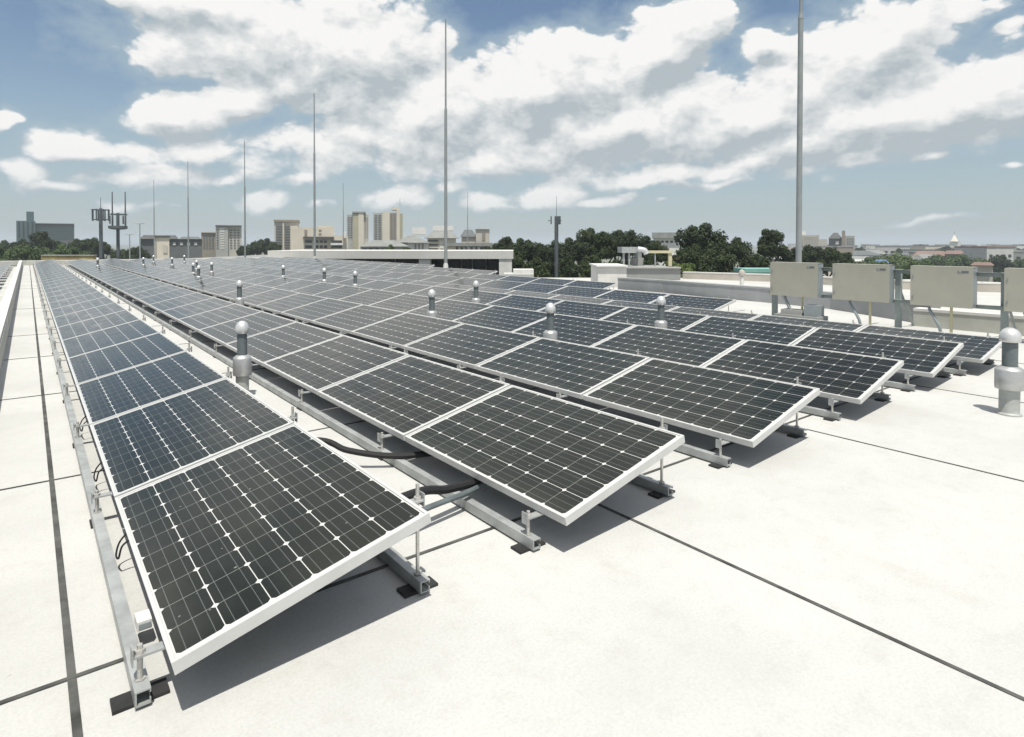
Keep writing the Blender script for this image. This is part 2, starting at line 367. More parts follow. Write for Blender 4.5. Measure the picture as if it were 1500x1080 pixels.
def tag(o, label=None, cat=None, group=None, kind=None):
    if label: o['label'] = label
    if cat: o['category'] = cat
    if group: o['group'] = group
    if kind: o['kind'] = kind
    return o
def empty(name, loc, label, cat, group=None, rz=0.0):
    o = bpy.data.objects.new(name, None); COL.objects.link(o); o.empty_display_size = 0.2
    o.location = loc; o.rotation_euler = (0, 0, rz)
    return tag(o, label, cat, group)
KIDS = {}
def part(mb, name, root):
    o = mb.obj(name, root); KIDS.setdefault(root.name, []).append(o); return o
def dup(root, loc, label, group=None, rot=None, scale=None):
    r = root.copy(); COL.objects.link(r); r.location = loc
    if rot is not None: r.rotation_euler = rot
    if scale is not None: r.scale = scale
    if label: r['label'] = label
    if group: r['group'] = group
    for ch in KIDS.get(root.name, []):
        c = ch.copy(); COL.objects.link(c); c.parent = r; KIDS.setdefault(r.name, []).append(c)
    return r
ONES = "zeroth first second third fourth fifth sixth seventh eighth ninth tenth eleventh twelfth thirteenth fourteenth fifteenth sixteenth seventeenth eighteenth nineteenth".split()
def ordw(n):
    if n < 20: return ONES[n]
    t = {2: 'twent', 3: 'thirt'}[n//10]
    return t+'ieth' if n % 10 == 0 else t+'y-'+ONES[n % 10]

# ------------------------------------------------------------------ setting
g = MB(); g.add([(-7000, -7000, -12), (7000, -7000, -12), (7000, 7000, -12), (-7000, 7000, -12)], [(0, 1, 2, 3)],
                mat("town_ground", (0.115, 0.125, 0.085), 0.9, 0, 0.5, 0.02, dirt=(0.22, 0.21, 0.19)))
tag(g.obj("ground"), kind='structure')
r = MB(); r.prism([(-0.52, -8), (13.3, -8), (13.3, 4.4), (15.4, 5.5), (15.4, 18), (17.4, 20), (17.4, 54), (-0.52, 54)], -12, 0, M_CONC, M_ROOF)
roof = tag(r.obj("roof"), kind='structure')
for i, (x, w) in enumerate([(0.112, 0.027), (2.68, 0.02), (5.15, 0.016), (7.7, 0.016), (10.2, 0.016)]):
    j = MB(); j.box(x-w/2, x+w/2, -8, 53.5, 0, 0.004, M_JOINT); j.obj("sealant_joint", roof)
for y, w in [(0.25, 0.016), (2.70, 0.02), (5.04, 0.015), (7.92, 0.014), (10.6, 0.014), (13.2, 0.010), (18.5, 0.010), (26.5, 0.010)]:
    j = MB(); j.box(-0.3, 13.2, y-w/2, y+w/2, 0, 0.0055, M_JOINT); j.obj("sealant_joint", roof)
# neighbouring roof on the left, past the low parapet
r = MB(); r.prism([(-16, -8), (-0.525, -8), (-0.525, 54), (-16, 54)], -12, -0.06, M_CONC, M_ROOF); tag(r.obj("left_roof"), kind='structure')

def wall(name, pts, z0, z1, th, mface, mtop, label, cat="wall", cap=0.0):
    """low wall along a line of points; thickness to the right of the direction"""
    root = empty(name, (pts[0][0], pts[0][1], z0), label, cat)
    ox, oy = pts[0][0], pts[0][1]
    body = MB(); top = MB(); ct = 0.05
    for (a, b) in zip(pts[:-1], pts[1:]):
        a = Vector((a[0]-ox, a[1]-oy)); b = Vector((b[0]-ox, b[1]-oy)); d = (b-a).normalized(); n = Vector((d.y, -d.x))
        q = [a, b, b+n*th, a+n*th]
        body.hexa([(p.x, p.y, 0) for p in q], [(p.x, p.y, z1-z0-ct) for p in q], mface)
        q = [a-n*cap, b-n*cap, b+n*(th+cap), a+n*(th+cap)]
        top.hexa([(p.x, p.y, z1-z0-ct) for p in q], [(p.x, p.y, z1-z0) for p in q], mtop)
    part(body, "wall_face", root); part(top, "coping", root)
    return root
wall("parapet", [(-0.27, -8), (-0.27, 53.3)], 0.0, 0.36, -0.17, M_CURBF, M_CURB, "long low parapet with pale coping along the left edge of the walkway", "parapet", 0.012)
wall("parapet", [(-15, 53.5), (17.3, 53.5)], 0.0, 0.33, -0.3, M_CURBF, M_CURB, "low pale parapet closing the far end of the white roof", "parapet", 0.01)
# curved grey upstand and the white capped kerb behind the inverter cabinets
A = [at(1217, 453, 0), at(1113, 442.5, 0), at(1040, 436, 0), at(970, 429, 0), at(905, 424, 0)]
wall("upstand_wall", [(13.6, 4.3)]+[(p.x, p.y) for p in A], 0.0, 0.40, 0.25, M_WALLB, M_WALLB, "blue-grey membrane covered low wall on the right edge behind the panel ends", "wall", 0.012)
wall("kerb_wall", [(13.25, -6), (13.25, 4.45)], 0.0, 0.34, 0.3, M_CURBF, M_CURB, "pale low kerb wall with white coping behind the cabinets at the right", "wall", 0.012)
# lower roof on the right with its own far parapet
r = MB(); r.prism([(13.62, -10), (32, -10), (32, 10), (26, 16), (16.2, 24), (15.75, 18), (15.75, 5.6), (13.62, 4.5)], -12, -0.05, M_CONC, M_ROOF); tag(r.obj("right_roof"), kind='structure')
tp = [at(1560, 431, -.05), at(1440, 428, -.05), at(1320, 424, -.05), at(1130, 413, -.05), at(1000, 408.5, -.05)]
wall("parapet", [(p.x, p.y) for p in tp], -0.05, 0.27, 0.3, M_TAN, M_CURB, "tan parapet beyond the white roof at the right, in front of trees", "parapet", 0.01)

# ------------------------------------------------------------------ solar panels
def panel_parts(root):
    f = MB(); lip = 0.014
    f.box(0, lip, 0, PL, -PT, 0, M_FRAME); f.box(PW-lip, PW, 0, PL, -PT, 0, M_FRAME)
    f.box(lip, PW-lip, 0, lip, -PT, -0.0005, M_FRAME); f.box(lip, PW-lip, PL-lip, PL, -PT, -0.0005, M_FRAME)
    part(f, "frame", root)
    e = 0.0005
    me = bpy.data.meshes.new("cell_face")
    x0, x1, y0, y1, zt, zb = lip+e, PW-lip-e, lip+e, PL-lip-e, -0.004, -0.012
    vs = [(x0, y0, zt), (x1, y0, zt), (x1, y1, zt), (x0, y1, zt), (x0, y0, zb), (x1, y0, zb), (x1, y1, zb), (x0, y1, zb)]
    me.from_pydata(vs, [], [(0, 1, 2, 3), (7, 6, 5, 4), (0, 4, 5, 1), (1, 5, 6, 2), (2, 6, 7, 3), (3, 7, 4, 0)])
    me.materials.append(M_CELL); me.materials.append(M_BACK)
    for k in range(1, 6): me.polygons[k].material_index = 1
    ul = me.uv_layers.new(name="UVMap")
    for lp in me.loops: ul.data[lp.index].uv = vs[lp.vertex_index][:2]
    o = bpy.data.objects.new("cell_face", me); COL.objects.link(o); o.parent = root
    KIDS.setdefault(root.name, []).append(o)
    jb = MB(); jb.box(0.80, 0.92, PL/2-0.06, PL/2+0.06, -0.038, -0.0121, M_PAD)
    part(jb, "junction_box", root)
TILT, Z0 = R_(13.3), 0.206
ROWS = [  # low edge X, near end Y, tilt, panel count
    (0.354, 2.23, TILT, 30), (2.083, 2.215, TILT, 30), (3.903, 2.276, TILT, 30), (5.702, 2.316, TILT, 30), (7.443, 2.313, TILT, 30), (8.80, 2.23, R_(9.3), 30),
    (10.45, 7.05, R_(12.5), 27), (12.25, 11.9, TILT, 24), (14.05, 20.0, TILT, 19), (15.6, 27.5, TILT, 14)]
PITCH_Y = PL+0.02
proto = None; rng = random.Random(4)
def place_panel(x, y, z, tilt, label, group):
    global proto
    rot = (rng.uniform(-.002, .002), -tilt+rng.uniform(-.0025, .0025), 0)
    if proto is None:
        proto = empty("solar_panel", (x, y, z), label, "solar panel", group); panel_parts(proto); proto.rotation_euler = rot
        return proto
    return dup(proto, (x, y, z), label, group, rot)
for ri, (x, y0, tl, n) in enumerate(ROWS):
    for k in range(n):
        place_panel(x, y0+k*PITCH_Y, Z0, tl, "solar panel %s from the near end of the %s row from the left" % (ordw(k+1), ordw(ri+1)), "framed solar panels tilted in rows on the roof")
for ri, (x, y0, n) in enumerate([(-1.75, 15, 15), (-3.5, 15, 15)]):
    for k in range(n):
        place_panel(x, y0+k*2.5, 0.05, TILT, "solar panel on the roof left of the parapet, %s row out, %s back" % (ordw(ri+1), ordw(k+1)), "solar panels on the neighbouring left roof")

# racks: two rails per row on black pads, threaded rods holding the panel edges
def rail_mb(length):
    b = MB(); t = 0.006; w = 0.024
    b.box(-w, w, 0, length, 0.060, 0.065, M_GALV); b.box(-w, w, 0, length, 0.0125, 0.019, M_GALV)
    b.box(-w, -w+0.006, 0.001, length-0.001, 0.0192, 0.0598, M_GALV)
    b.box(w-0.004, w, 0.001, length-0.001, 0.050, 0.0599, M_GALV); b.box(w-0.004, w, 0.001, length-0.001, 0.0192, 0.031, M_GALV)
    return b
def attach(src, root, loc, scale=None, name=None):
    c = src.copy(); COL.objects.link(c); c.parent = root; c.location = loc
    if scale: c.scale = scale
    return c
rackparts = {}
for ri, (x, y0, tl, n) in enumerate(ROWS):
    L = n*PITCH_Y-0.02; xh = PW*math.cos(tl)
    root = empty("panel_rack", (x, y0, 0), "galvanised rails and threaded rods carrying the %s row of panels from the left" % ordw(ri+1), "rack", "racks under the solar panel rows")
    for sx_ in (-0.062, xh+0.062):
        rl = rail_mb(L-0.12); o = rl.obj("base_rail", root); o.location = (sx_, 0.14, 0)
    m = n if ri < 6 else 4
    zh = Z0+PW*math.sin(tl)
    for side, sx_, top in ((0, -0.062, Z0-0.02), (1, xh+0.062, zh+0.045)):
        for k in range(m):
            yy = 0.21+k*PITCH_Y
            if not rackparts:
                b = MB(); b.box(-0.085, 0.085, -0.04, 0.04, 0, 0.0122, M_PAD); rackparts['pad'] = b.obj("foot_pad", root); pd = rackparts['pad']; pd.location = (sx_, yy, 0)
                b = MB(); b.tube((0, 0, 0), (0, 0, 1), 0.009, 0.009, M_ROD, 8); b.tube((0, 0, 0.01), (0, 0, 0.035), 0.019, 0.019, M_ROD, 6)
                rackparts['rod'] = b.obj("threaded_rod", root); rd = rackparts['rod']
                b = MB(); b.box(-0.085, 0.02, -0.022, 0.022, -0.005, 0.003, M_GALV); b.box(0.021, 0.026, -0.022, 0.022, -0.03, 0.03, M_GALV); b.tube((0, 0, 0.003), (0, 0, 0.016), 0.018, 0.018, M_ROD, 6)
                rackparts['clip'] = b.obj("edge_clip", root); cl = rackparts['clip']
            else:
                pd = attach(rackparts['pad'], root, (sx_, yy, 0)); rd = attach(rackparts['rod'], root, (0, 0, 0)); cl = attach(rackparts['clip'], root, (0, 0, 0))
            if k: pd.scale = (0.38, 1.4, 1)
            rd.location = (sx_, yy, 0.065); rd.scale = (1, 1, top-0.065)
            if side == 0: cl.location = (sx_, yy, Z0-0.052); cl.rotation_euler = (0, 0, math.pi); cl.scale = (1, 1, 1)
            else: cl.location = (sx_, yy, zh-0.030); cl.rotation_euler = (0, 0, 0)

# ------------------------------------------------------------------ vents
def vent_parts(root):
    b = MB(); b.lathe([(0, 0), (0.078, 0), (0.076, 0.012), (0.064, 0.022), (0.062, 0.026), (0.062, 0.24)], M_PIPE2); part(b, "lower_pipe", root)
    b = MB(); b.lathe([(0.0, 0.235), (0.086, 0.237), (0.088, 0.25), (0.088, 0.410), (0.083, 0.422), (0.055, 0.445), (0.05, 0.447)], M_STEEL); part(b, "collar", root)
    b = MB(); b.lathe([(0.0, 0.447), (0.047, 0.447), (0.047, 0.68), (0, 0.68)], M_PIPE); part(b, "upper_pipe", root)
    b = MB(); b.lathe([(0.0, 0.668), (0.060, 0.670), (0.066, 0.680), (0.066, 0.715), (0.060, 0.750), (0.042, 0.782), (0.02, 0.797), (0.0, 0.80)], M_STEELB); part(b, "dome_cap", root)
VENTS = [((1.70, 6.57), 1.0, 0.975, "steel roof vent between the first two panel rows, nearest the left walkway"),
         ((7.08, 1.59), 1.27, 1.0, "large steel roof vent on open white roof at the right edge"),
         ((5.30, 5.92), 1.05, 1.0, "domed roof vent in the third panel gap, closest to the camera there"),
         ((7.27, 5.70), 1.05, 1.0, "domed roof vent in front of the grey wall, fourth panel gap"),
         ((5.28, 8.85), 1.0, 1.0, "domed roof vent among panels, left of the goal shaped pipe rail"),
         ((7.22, 10.35), 1.0, 1.0, "domed roof vent among panels just below the tall pole's right"),
         ((3.42, 13.4), 1.0, 1.0, "lone roof vent in the second panel gap, mid field at the left"),
         ((7.08, 15.95), 1.0, 1.0, "roof vent with dark pipe, right one of a far trio below the canopy"),
         ((7.18, 18.45), 1.0, 1.0, "roof vent with dark pipe, middle one of a far trio below the canopy"),
         ((6.95, 21.6), 1.0, 1.0, "roof vent with dark pipe, left one of a far trio below the canopy")]
FV_ = [(225, 374), (283, 385), (291, 389), (310, 384), (288, 381), (252, 377), (270, 374), (210, 377), (143, 378)]
for (px, py) in FV_:
    p = at(px, py, 0.8); VENTS.append(((p.x, p.y), 1.0, 1.0, "tiny dark roof vent far off among the most distant panels"))
vp = None
for (xy, sw, sh, lab) in VENTS:
    if vp is None:
        vp = empty("roof_vent", (xy[0], xy[1], 0), lab, "roof vent", "domed vents on the roof"); vent_parts(vp); vp.scale = (sw, sw, sh)
    else:
        dup(vp, (xy[0], xy[1], 0), lab, "domed vents on the roof", (0, 0, 0), (sw, sw, sh))

# ------------------------------------------------------------------ cables
def curve_pts(pts, n=10):
    pts = [Vector(p) for p in pts]; out = []
    for i in range(len(pts)-1):
        p0, p1, p2, p3 = pts[max(i-1, 0)], pts[i], pts[i+1], pts[min(i+2, len(pts)-1)]
        for k in range(n):
            t = k/n; out.append(0.5*((2*p1)+(p2-p0)*t+(2*p0-5*p1+4*p2-p3)*t*t+(3*p1-p0-3*p2+p3)*t**3))
    out.append(pts[-1]); return out
def cable(name, pts, rad, label, cat, group=None, m=M_CABLE):
    b = MB(); b.path(curve_pts(pts), rad, m); return tag(b.obj(name), label, cat, group)
a0, a1, a2, a3 = at(462, 645, .20), at(510, 660, .13), at(575, 668, .085), at(650, 661, .10)
cable("corrugated_pipe", [(0.95, a0.y+.1, .24), a0, a1, a2, a3, (a3.x+.5, a3.y+.15, .06)], 0.021, "thick black corrugated pipe curving from the first row to the second", "pipe")
b0, b1 = at(603, 724, .22), at(700, 706, .12)
cable("conduit", [(1.0, b0.y-.1, .20), b0, (b0+b1)/2+Vector((0, 0, -.01)), b1, (b1.x+.5, b1.y+.1, .05)], 0.024, "straight thick dark conduit crossing near the tall end rod", "pipe")
c0, c1 = at(632, 742, .12), at(688, 720, .11)
cable("conduit", [(1.05, c0.y-.12, .13), c0, c1, (c1.x+.35, c1.y+.12, .10)], 0.017, "thin grey conduit on the roof between the near ends of two rows", "pipe", None, M_PIPE)
rng2 = random.Random(2)
for k, yy in enumerate([3.40, 4.60, 5.9]):
    x = 0.352
    pts = [(x+.03, yy, .165), (x-.012, yy+.005, .135), (x-.026, yy+.02,   .075), (x-.030, yy+.08+.05*(k % 3), .071), (x-.012, yy+.10+.05*(k % 3), .12), (x+.035, yy+.11+.05*(k % 3), .165)]
    cable("module_cable", pts, 0.0045, "thin black module cable looping over the rail along the first row's low edge", "cable", "module cables along the first row")
cb_ = MB(); cb_.box(-.025, .025, -.04, .04, 0, .035, M_WHITE); cb_.box(-.02, .02, -.048, -.0405, .008, .028, M_CABS); o = cb_.obj("junction_box"); o.location = (0.345, 2.78, 0.066)
tag(o, "small white junction box beside the first row's low rail, near end", "junction box")

# ------------------------------------------------------------------ inverter cabinets on their frame
CX = 12.3
def ycab(px): 
    rr = ray(px, 420); return rr.y*CX/rr.x
rack = empty("cabinet_stand", (CX+0.2, 3.8, 0), "grey green steel stand holding the beige cabinets at the right", "stand")
ys = [ycab(1128), ycab(1310), ycab(1467), ycab(1640)]
for yy in ys:
    b = MB(); b.box(-0.045, 0.045, yy-3.8-0.045, yy-3.8+0.045, 0.0, 1.10, M_POST); b.box(-0.12, 0.12, yy-3.8-0.10, yy-3.8+0.10, 0.0, 0.012, M_POST)
    part(b, "post", rack)
    b = MB(); b.tube((0.04, yy-3.8, 0.75), (0.72, yy-3.8, 0.02), 0.022, 0.022, M_POST, 8); part(b, "brace", rack)
for z in (1.06, 0.52):
    b = MB(); b.box(-0.05, -0.0455, ys[3]-3.8, ys[0]-3.8+.1, z-0.035, z+0.035, M_POST); b.box(-0.10, -0.0505, ys[3]-3.8, ys[0]-3.8+.1, z+0.029, z+0.035, M_POST); part(b, "cross_rail", rack)
def cab_parts(root, w, h):
    b = MB(); b.box(0.02, 0.26, 0, w, 0, h, M_CABS); part(b, "cabinet_body", root)
    b = MB(); b.box(0.0, 0.0195, -0.004, w+0.004, -0.004, h+0.012, M_CAB)
    b.box(0.0, 0.24, -0.006, w+0.006, h+0.0125, h+0.022, M_CAB); d = part(b, "door", root)
    b = MB(); b.box(-0.004, -0.0002, 0.05, 0.20, h-0.075, h-0.045, M_PLATE); b.box(-0.006, -0.0041, 0.15, 0.19, h-0.071, h-0.049, M_GALV)
    b.obj("nameplate", d)
    for zz_ in (0.14, h-0.16):
        b = MB(); b.box(-0.010, -0.0003, w-0.045, w-0.030, zz_-0.025, zz_+0.025, M_CABS); b.obj("latch", d)
    b = MB(); b.tube((0.10, w*0.35, -0.001), (0.10, w*0.35, -0.62), 0.022, 0.022, M_YEL, 10); part(b, "pale_conduit", root)
    b = MB(); b.path(curve_pts([(0.10, w*0.72, 0.0), (0.09, w*0.70, -0.08), (0.05, w*0.60, -0.22), (0.04, w*0.52, -0.36), (0.06, w*0.50, -0.5)]), 0.026, M_CABS); part(b, "flexible_conduit", root)
CABS = [(1132, 1200, "left"), (1223, 1305, ""), (1337, 1427, ""), (1474, 1580, "")]
labs = ["beige inverter cabinet standing farthest left of the four, beside the tall pole", "beige inverter cabinet, second from the left in the row at right",
        "beige inverter cabinet between the two bare grey posts at right", "beige inverter cabinet cut off by the right border of the photo"]
for (p0, p1, _), lab in zip(CABS, labs):
    ya, yb = ycab(p1), ycab(p0)
    rt = empty("inverter_cabinet", (CX-0.10, ya, 0.50), lab, "cabinet", "beige inverter cabinets")
    cab_parts(rt, yb-ya, 0.66)
b = MB(); b.box(-.22, .22, -.55, .35, 0, .12, M_CONCD); b.box(-.16, .16, -.5, -.25, .1205, .34, M_CABS); b.box(-.12, .14, -.2, .25, .1205, .22, M_GREYW)
o = b.obj("plinth"); o.location = (CX+.02, ycab(1165), 0); tag(o, "dark concrete plinth with a small box under the leftmost cabinet", "plinth")

# ------------------------------------------------------------------ lightning rods
def rod_parts(root):
    b = MB(); b.tube((0, 0, 0.5), (0, 0, 8.2), 0.085, 0.072, M_POLE, 12); part(b, "lower_pole", root)
    b = MB(); b.tube((0, 0, 8.2), (0, 0, 12.7), 0.048, 0.036, M_POLE, 10); b.tube((0, 0, 8.15), (0, 0, 8.3), 0.078, 0.06, M_POLE, 12); part(b, "upper_pole", root)
    b = MB(); b.lathe([(0.0, 0), (0.30, 0), (0.30, 0.05), (0.16, 0.10), (0.11, 0.5), (0.088, 0.56), (0, 0.56)], M_CONC, 16); part(b, "base", root)
RODS = [((1170, 18.0), -0.05, "tallest looking lightning rod, running out of the top behind the cabinets"), ((653, 30.8), 0, "tall lightning rod with flared base in front of the canopy building"),
        ((461, 46), 0, "lightning rod standing left of the cream apartment block's windows"), ((359, 60), 0, "lightning rod just right of the grey apartment trio"),
        ((276, 75), 0, "lightning rod right of the little cream stair house"), ((226, 97), 0, "faint far lightning rod at the cream stair house's left side"),
        ((503, 102), 0, "faint far lightning rod in front of the olive tower"), ((685, 119), 0, "faintest lightning rod, above the house roofs beside the forest")]
rp = None
for (px, D), z, lab in RODS:
    p = far(px, D); p.z = z
    if D > 55: p.z = -1.2
    if rp is None: rp = empty("lightning_rod", p, lab, "lightning rod", "slim lightning rods"); rod_parts(rp)
    else: dup(rp, p, lab, "slim lightning rods", (0, 0, 0))
# the far wings these stand on
def vblock(b, px0, px1, z0, z1, D, th, m, skew=0.0):
    """box facing the viewpoint: front between two picture columns at depth D"""
    p0 = far(px0, D); p1 = far(px1, D); n = Vector((sy_, cy_, 0)); s = (p1-p0).normalized()
    q = [p0, p1, p1+n*th+s*skew*th, p0+n*th+s*skew*th]
    b.hexa([(v.x, v.y, z0) for v in q], [(v.x, v.y, z1) for v in q], m)
b = MB(); vblock(b, -30, 470, -12, -1.2, 66, 75, M_CONCD); tag(b.obj("far_wing_roof"), kind='structure')
b = MB(); vblock(b, 60, 137, -1.25, 0.10, 69.5, 0.4, M_MUST); vblock(b, 60, 137, 0.1005, 0.15, 69.4, 0.6, M_CONC); tag(b.obj("mustard_wall"), "low mustard coloured wall on the far wing at the left", "wall")

# ------------------------------------------------------------------ canopy building
D0 = 52.0
cbp = far(590, D0); cbp.z = -1.6
root = empty("canopy_building", (0, 0, 0), "long low concrete canopy building with dark open front beyond the panels", "building")
b = MB(); vblock(b, 392, 752, zat(379.5, D0), zat(368.6, D0), D0, 9, M_SLAB); vblock(b, 391.9, 752.1, zat(368.6, D0)+.001, zat(367.8, D0), D0-.003, 9.0, M_CURB); part(b, "roof_slab", root)
b = MB(); vblock(b, 395, 748, -12, -1.62, D0+.2, 9, M_CONCD); part(b, "floor", root)
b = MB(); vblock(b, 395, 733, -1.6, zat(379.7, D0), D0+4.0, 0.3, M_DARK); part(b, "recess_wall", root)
b = MB(); vblock(b, 613.5, 630, -1.6, zat(379.6, D0), D0+.3, 1.0, M_WHITE); part(b, "column", root)
b = MB(); vblock(b, 731, 750, -1.6, zat(379.6, D0), D0+.1, 8.6, M_CURB); part(b, "end_wall", root)
for px in (579, 650, 676, 692, 712):
    b = MB(); vblock(b, px-.8, px+.8, -1.6, zat(379.7, D0), D0+3.6, 0.12, M_GREYW); part(b, "mullion", root)
for px0, px1 in ((652, 674), (678, 690), (694, 710), (714, 730), (560, 577)):
    b = MB(); vblock(b, px0, px1, -1.5, zat(385, D0), D0+3.8, 0.1, M_GLASS); part(b, "window", root)
b = MB(); vblock(b, 738, 782, -12, zat(402, 48), 48, 3, M_CONC); vblock(b, 752, 782, zat(402, 48)+.001, zat(396, 48), 49, 2, M_CURB)
tag(b.obj("low_annex"), "low pale annex wall right of the canopy building, before the forest", "wall")
# white pipe rail
p = far(692, 28.6); 
b = MB(); s = Vector((cy_, -sy_, 0))*0.56; q0, q1 = -s, s
b.tube((q0.x, q0.y, 0), (q0.x, q0.y, .24), .028, .028, M_WHITE, 8); b.tube((q1.x, q1.y, 0), (q1.x, q1.y, .24), .028, .028, M_WHITE, 8)
b.tube((q0.x, q0.y, .24), (q1.x, q1.y, .24), .03, .03, M_WHITE, 8); b.tube((q0.x, q0.y, .12), (q1.x, q1.y, .12), .018, .018, M_WHITE, 8)
o = b.obj("pipe_rail"); o.location = (p.x, p.y, 0); tag(o, "small goal shaped white pipe rail in front of the dark canopy opening", "rail")

# ------------------------------------------------------------------ plant on the right hand roof
b = MB(); vblock(b, 876, 918, -0.04, zat(390, 23), 22.6, 2.0, M_CURB); vblock(b, 874, 920, zat(390, 23)+.001, zat(388, 23), 22.5, 2.2, M_WHITE)
tag(b.obj("white_upstand"), "white block shaped roof upstand left of the steel gantry", "roof box")
b = MB(); vblock(b, 918, 997, -0.04, zat(393, 27), 27, 4, M_CONCD); vblock(b, 917, 998, zat(393, 27)+.001, zat(391, 27), 26.9, 0.5, M_GREYW)
tag(b.obj("equipment_plinth"), "grey concrete plinth carrying the steel gantry", "plinth")
gz = zat(391, 27); D = 28.0
root = empty("equipment_gantry", far(948, D), "steel gantry with silver duct and yellowish frame on the grey plinth", "gantry"); ol = far(948, D)
def rel(mb): mb.v = [(x-ol.x, y-ol.y, z) for (x, y, z) in mb.v]; return mb
for px, w, m in ((914, 2.2, M_GALV), (922, 2.2, M_GALV), (960, 1.4, M_GALV), (982, 5, M_YEL)):
    b = MB(); vblock(b, px-w/2, px+w/2, gz, zat(370, D), D, 0.15, m); part(rel(b), "leg", root)
b = MB(); vblock(b, 911, 938, zat(370.5, D)+.001, zat(362, D), D-.1, 1.2, M_GALV); part(rel(b), "air_unit", root)
b = MB(); vblock(b, 945, 985, zat(370.8, D), zat(367, D), D-.05, 0.2, M_YEL); part(rel(b), "yellow_beam", root)
b = MB(); pa = far(934, D-.2, 365); pb = far(944, D-.2, 367); pc = far(947, D-.2, 372); b.path(curve_pts([pa, pb, pc]), 0.13, M_STEELB, 10); part(rel(b), "silver_duct", root)
b = MB(); vblock(b, 928, 943, gz, zat(378, D), D+.3, 0.6, M_GREYW); vblock(b, 931, 940, zat(378, D), zat(371, D), D+.4, 0.4, M_CABS); part(rel(b), "pump_unit", root)
p = far(1087, 22.3); b = MB(); b.tube((0, 0, 0), (0, 0, .42), .07, .07, M_WHITE, 10); b.lathe([(0, .42), (.10, .44), (.12, .54), (.08, .64), (0, .68)], M_TAN, 12)
o = b.obj("capped_pipe"); o.location = (p.x, p.y, -.05); tag(o, "stubby white pipe with round tan cap left of the cabinets", "pipe")
b = MB(); vblock(b, 1092, 1150, -12, zat(399, 44), 44, 2, M_GREYW); vblock(b, 1091, 1151, zat(399, 44)+.001, zat(393.5, 44), 43.9, 2.2, M_TURQ); tag(b.obj("turquoise_shed"), "shed with turquoise roof peeking out left of the first cabinet", "shed")

# ------------------------------------------------------------------ trees
def crown_mesh(seed, m, n=11000, leafsz=0.25):
    rg = random.Random(seed); b = MB(); cl = []
    for i in range(26):
        th = rg.uniform(0, 2*math.pi); ph = rg.uniform(-0.5, 1.0); rr = rg.uniform(0.35, 0.82)
        c = Vector((math.cos(th)*math.sqrt(max(0, 1-ph*ph))*rr, math.sin(th)*math.sqrt(max(0, 1-ph*ph))*rr, ph*rr))
        cl.append((c, rg.uniform(0.22, 0.42)))
    vs = []; fs = []
    for i in range(n):
        c, r = cl[rg.randrange(len(cl))]
        d = Vector((rg.gauss(0, 1), rg.gauss(0, 1), rg.gauss(0, 1))).normalized()
        p = c+d*r*(rg.uniform(0.35, 1.0)**0.6)
        p = Vector((p.x*4.6, p.y*4.6, p.z*4.3))
        a = (d*0.75+Vector((0, 0, .35))+Vector((rg.gauss(0, 1), rg.gauss(0, 1), rg.gauss(0, 1)))*0.38).normalized(); t1 = a.orthogonal().normalized()
        t1 = Matrix.Rotation(rg.uniform(0, 6.28), 3, a) @ t1; t2 = a.cross(t1); s = leafsz*rg.uniform(0.6, 1.35)
        k = len(vs); vs += [p-t1*s, p+t2*s*0.62, p+t1*s, p-t2*s*0.62]; fs.append((k, k+1, k+2, k+3))
    me = bpy.data.meshes.new("crown"); me.from_pydata([tuple(v) for v in vs], [], fs); me.materials.append(m); me.update(); return me
CROWN = {}
for nm, m in (('d', L_DARK), ('m', L_MID), ('l', L_LIGHT)):
    CROWN[nm] = [crown_mesh(10+i+ord(nm), m) for i in range(3)]
def trunk_mesh():
    b = MB(); b.tube((0, 0, 0), (0.05, 0.03, 0.55), 0.035, 0.024, M_TRUNK, 8); b.tube((0.05, 0.03, 0.55), (-0.02, 0.05, 1.0), 0.024, 0.012, M_TRUNK, 8)
    for i in range(5):
        t = i*1.3; b.tube((0.04, 0.03, 0.5+.08*i), (0.04+.10*math.cos(t), 0.03+.10*math.sin(t), 0.75+.05*i), 0.012, 0.005, M_TRUNK, 6)
    return b.obj("trunk")
TR = trunk_mesh(); TRM = TR.data; bpy.data.objects.remove(TR)
rt3 = random.Random(8)
def tree(px, ytop, D, wpx, kind, label, group):
    p = far(px, D); zt = zat(ytop, D); rad = wpx/2/FPX*D*1.06
    root = empty("tree", (p.x, p.y, -12), label, "tree", group)
    ch = min(rad*1.15, (zt+12)*0.55)                      # half height of crown
    c = bpy.data.objects.new("crown", CROWN[kind][rt3.randrange(3)]); COL.objects.link(c); c.parent = root
    c.location = (0, 0, zt+12-ch*1.02); c.scale = (rad/4.4, rad/4.4, ch/4.3); c.rotation_euler = (0, 0, rt3.uniform(0, 6.28))
    t = bpy.data.objects.new("trunk", TRM); COL.objects.link(t); t.parent = root
    hh = zt+12-ch; t.scale = (hh*0.8, hh*0.8, hh)
GF = "dark forest trees beyond the canopy building"
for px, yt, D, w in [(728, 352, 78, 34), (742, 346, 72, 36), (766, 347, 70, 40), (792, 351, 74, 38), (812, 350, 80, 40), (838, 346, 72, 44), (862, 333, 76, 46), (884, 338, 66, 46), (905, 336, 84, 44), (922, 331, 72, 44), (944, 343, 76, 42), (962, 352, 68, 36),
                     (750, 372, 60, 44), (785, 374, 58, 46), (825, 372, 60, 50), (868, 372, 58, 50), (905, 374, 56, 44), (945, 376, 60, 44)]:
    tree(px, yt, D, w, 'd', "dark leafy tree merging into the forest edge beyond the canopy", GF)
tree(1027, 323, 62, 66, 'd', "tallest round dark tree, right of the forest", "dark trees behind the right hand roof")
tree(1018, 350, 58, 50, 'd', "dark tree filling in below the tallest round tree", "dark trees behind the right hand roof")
tree(1078, 341, 60, 46, 'd', "dark round tree right beside the tallest one", "dark trees behind the right hand roof")
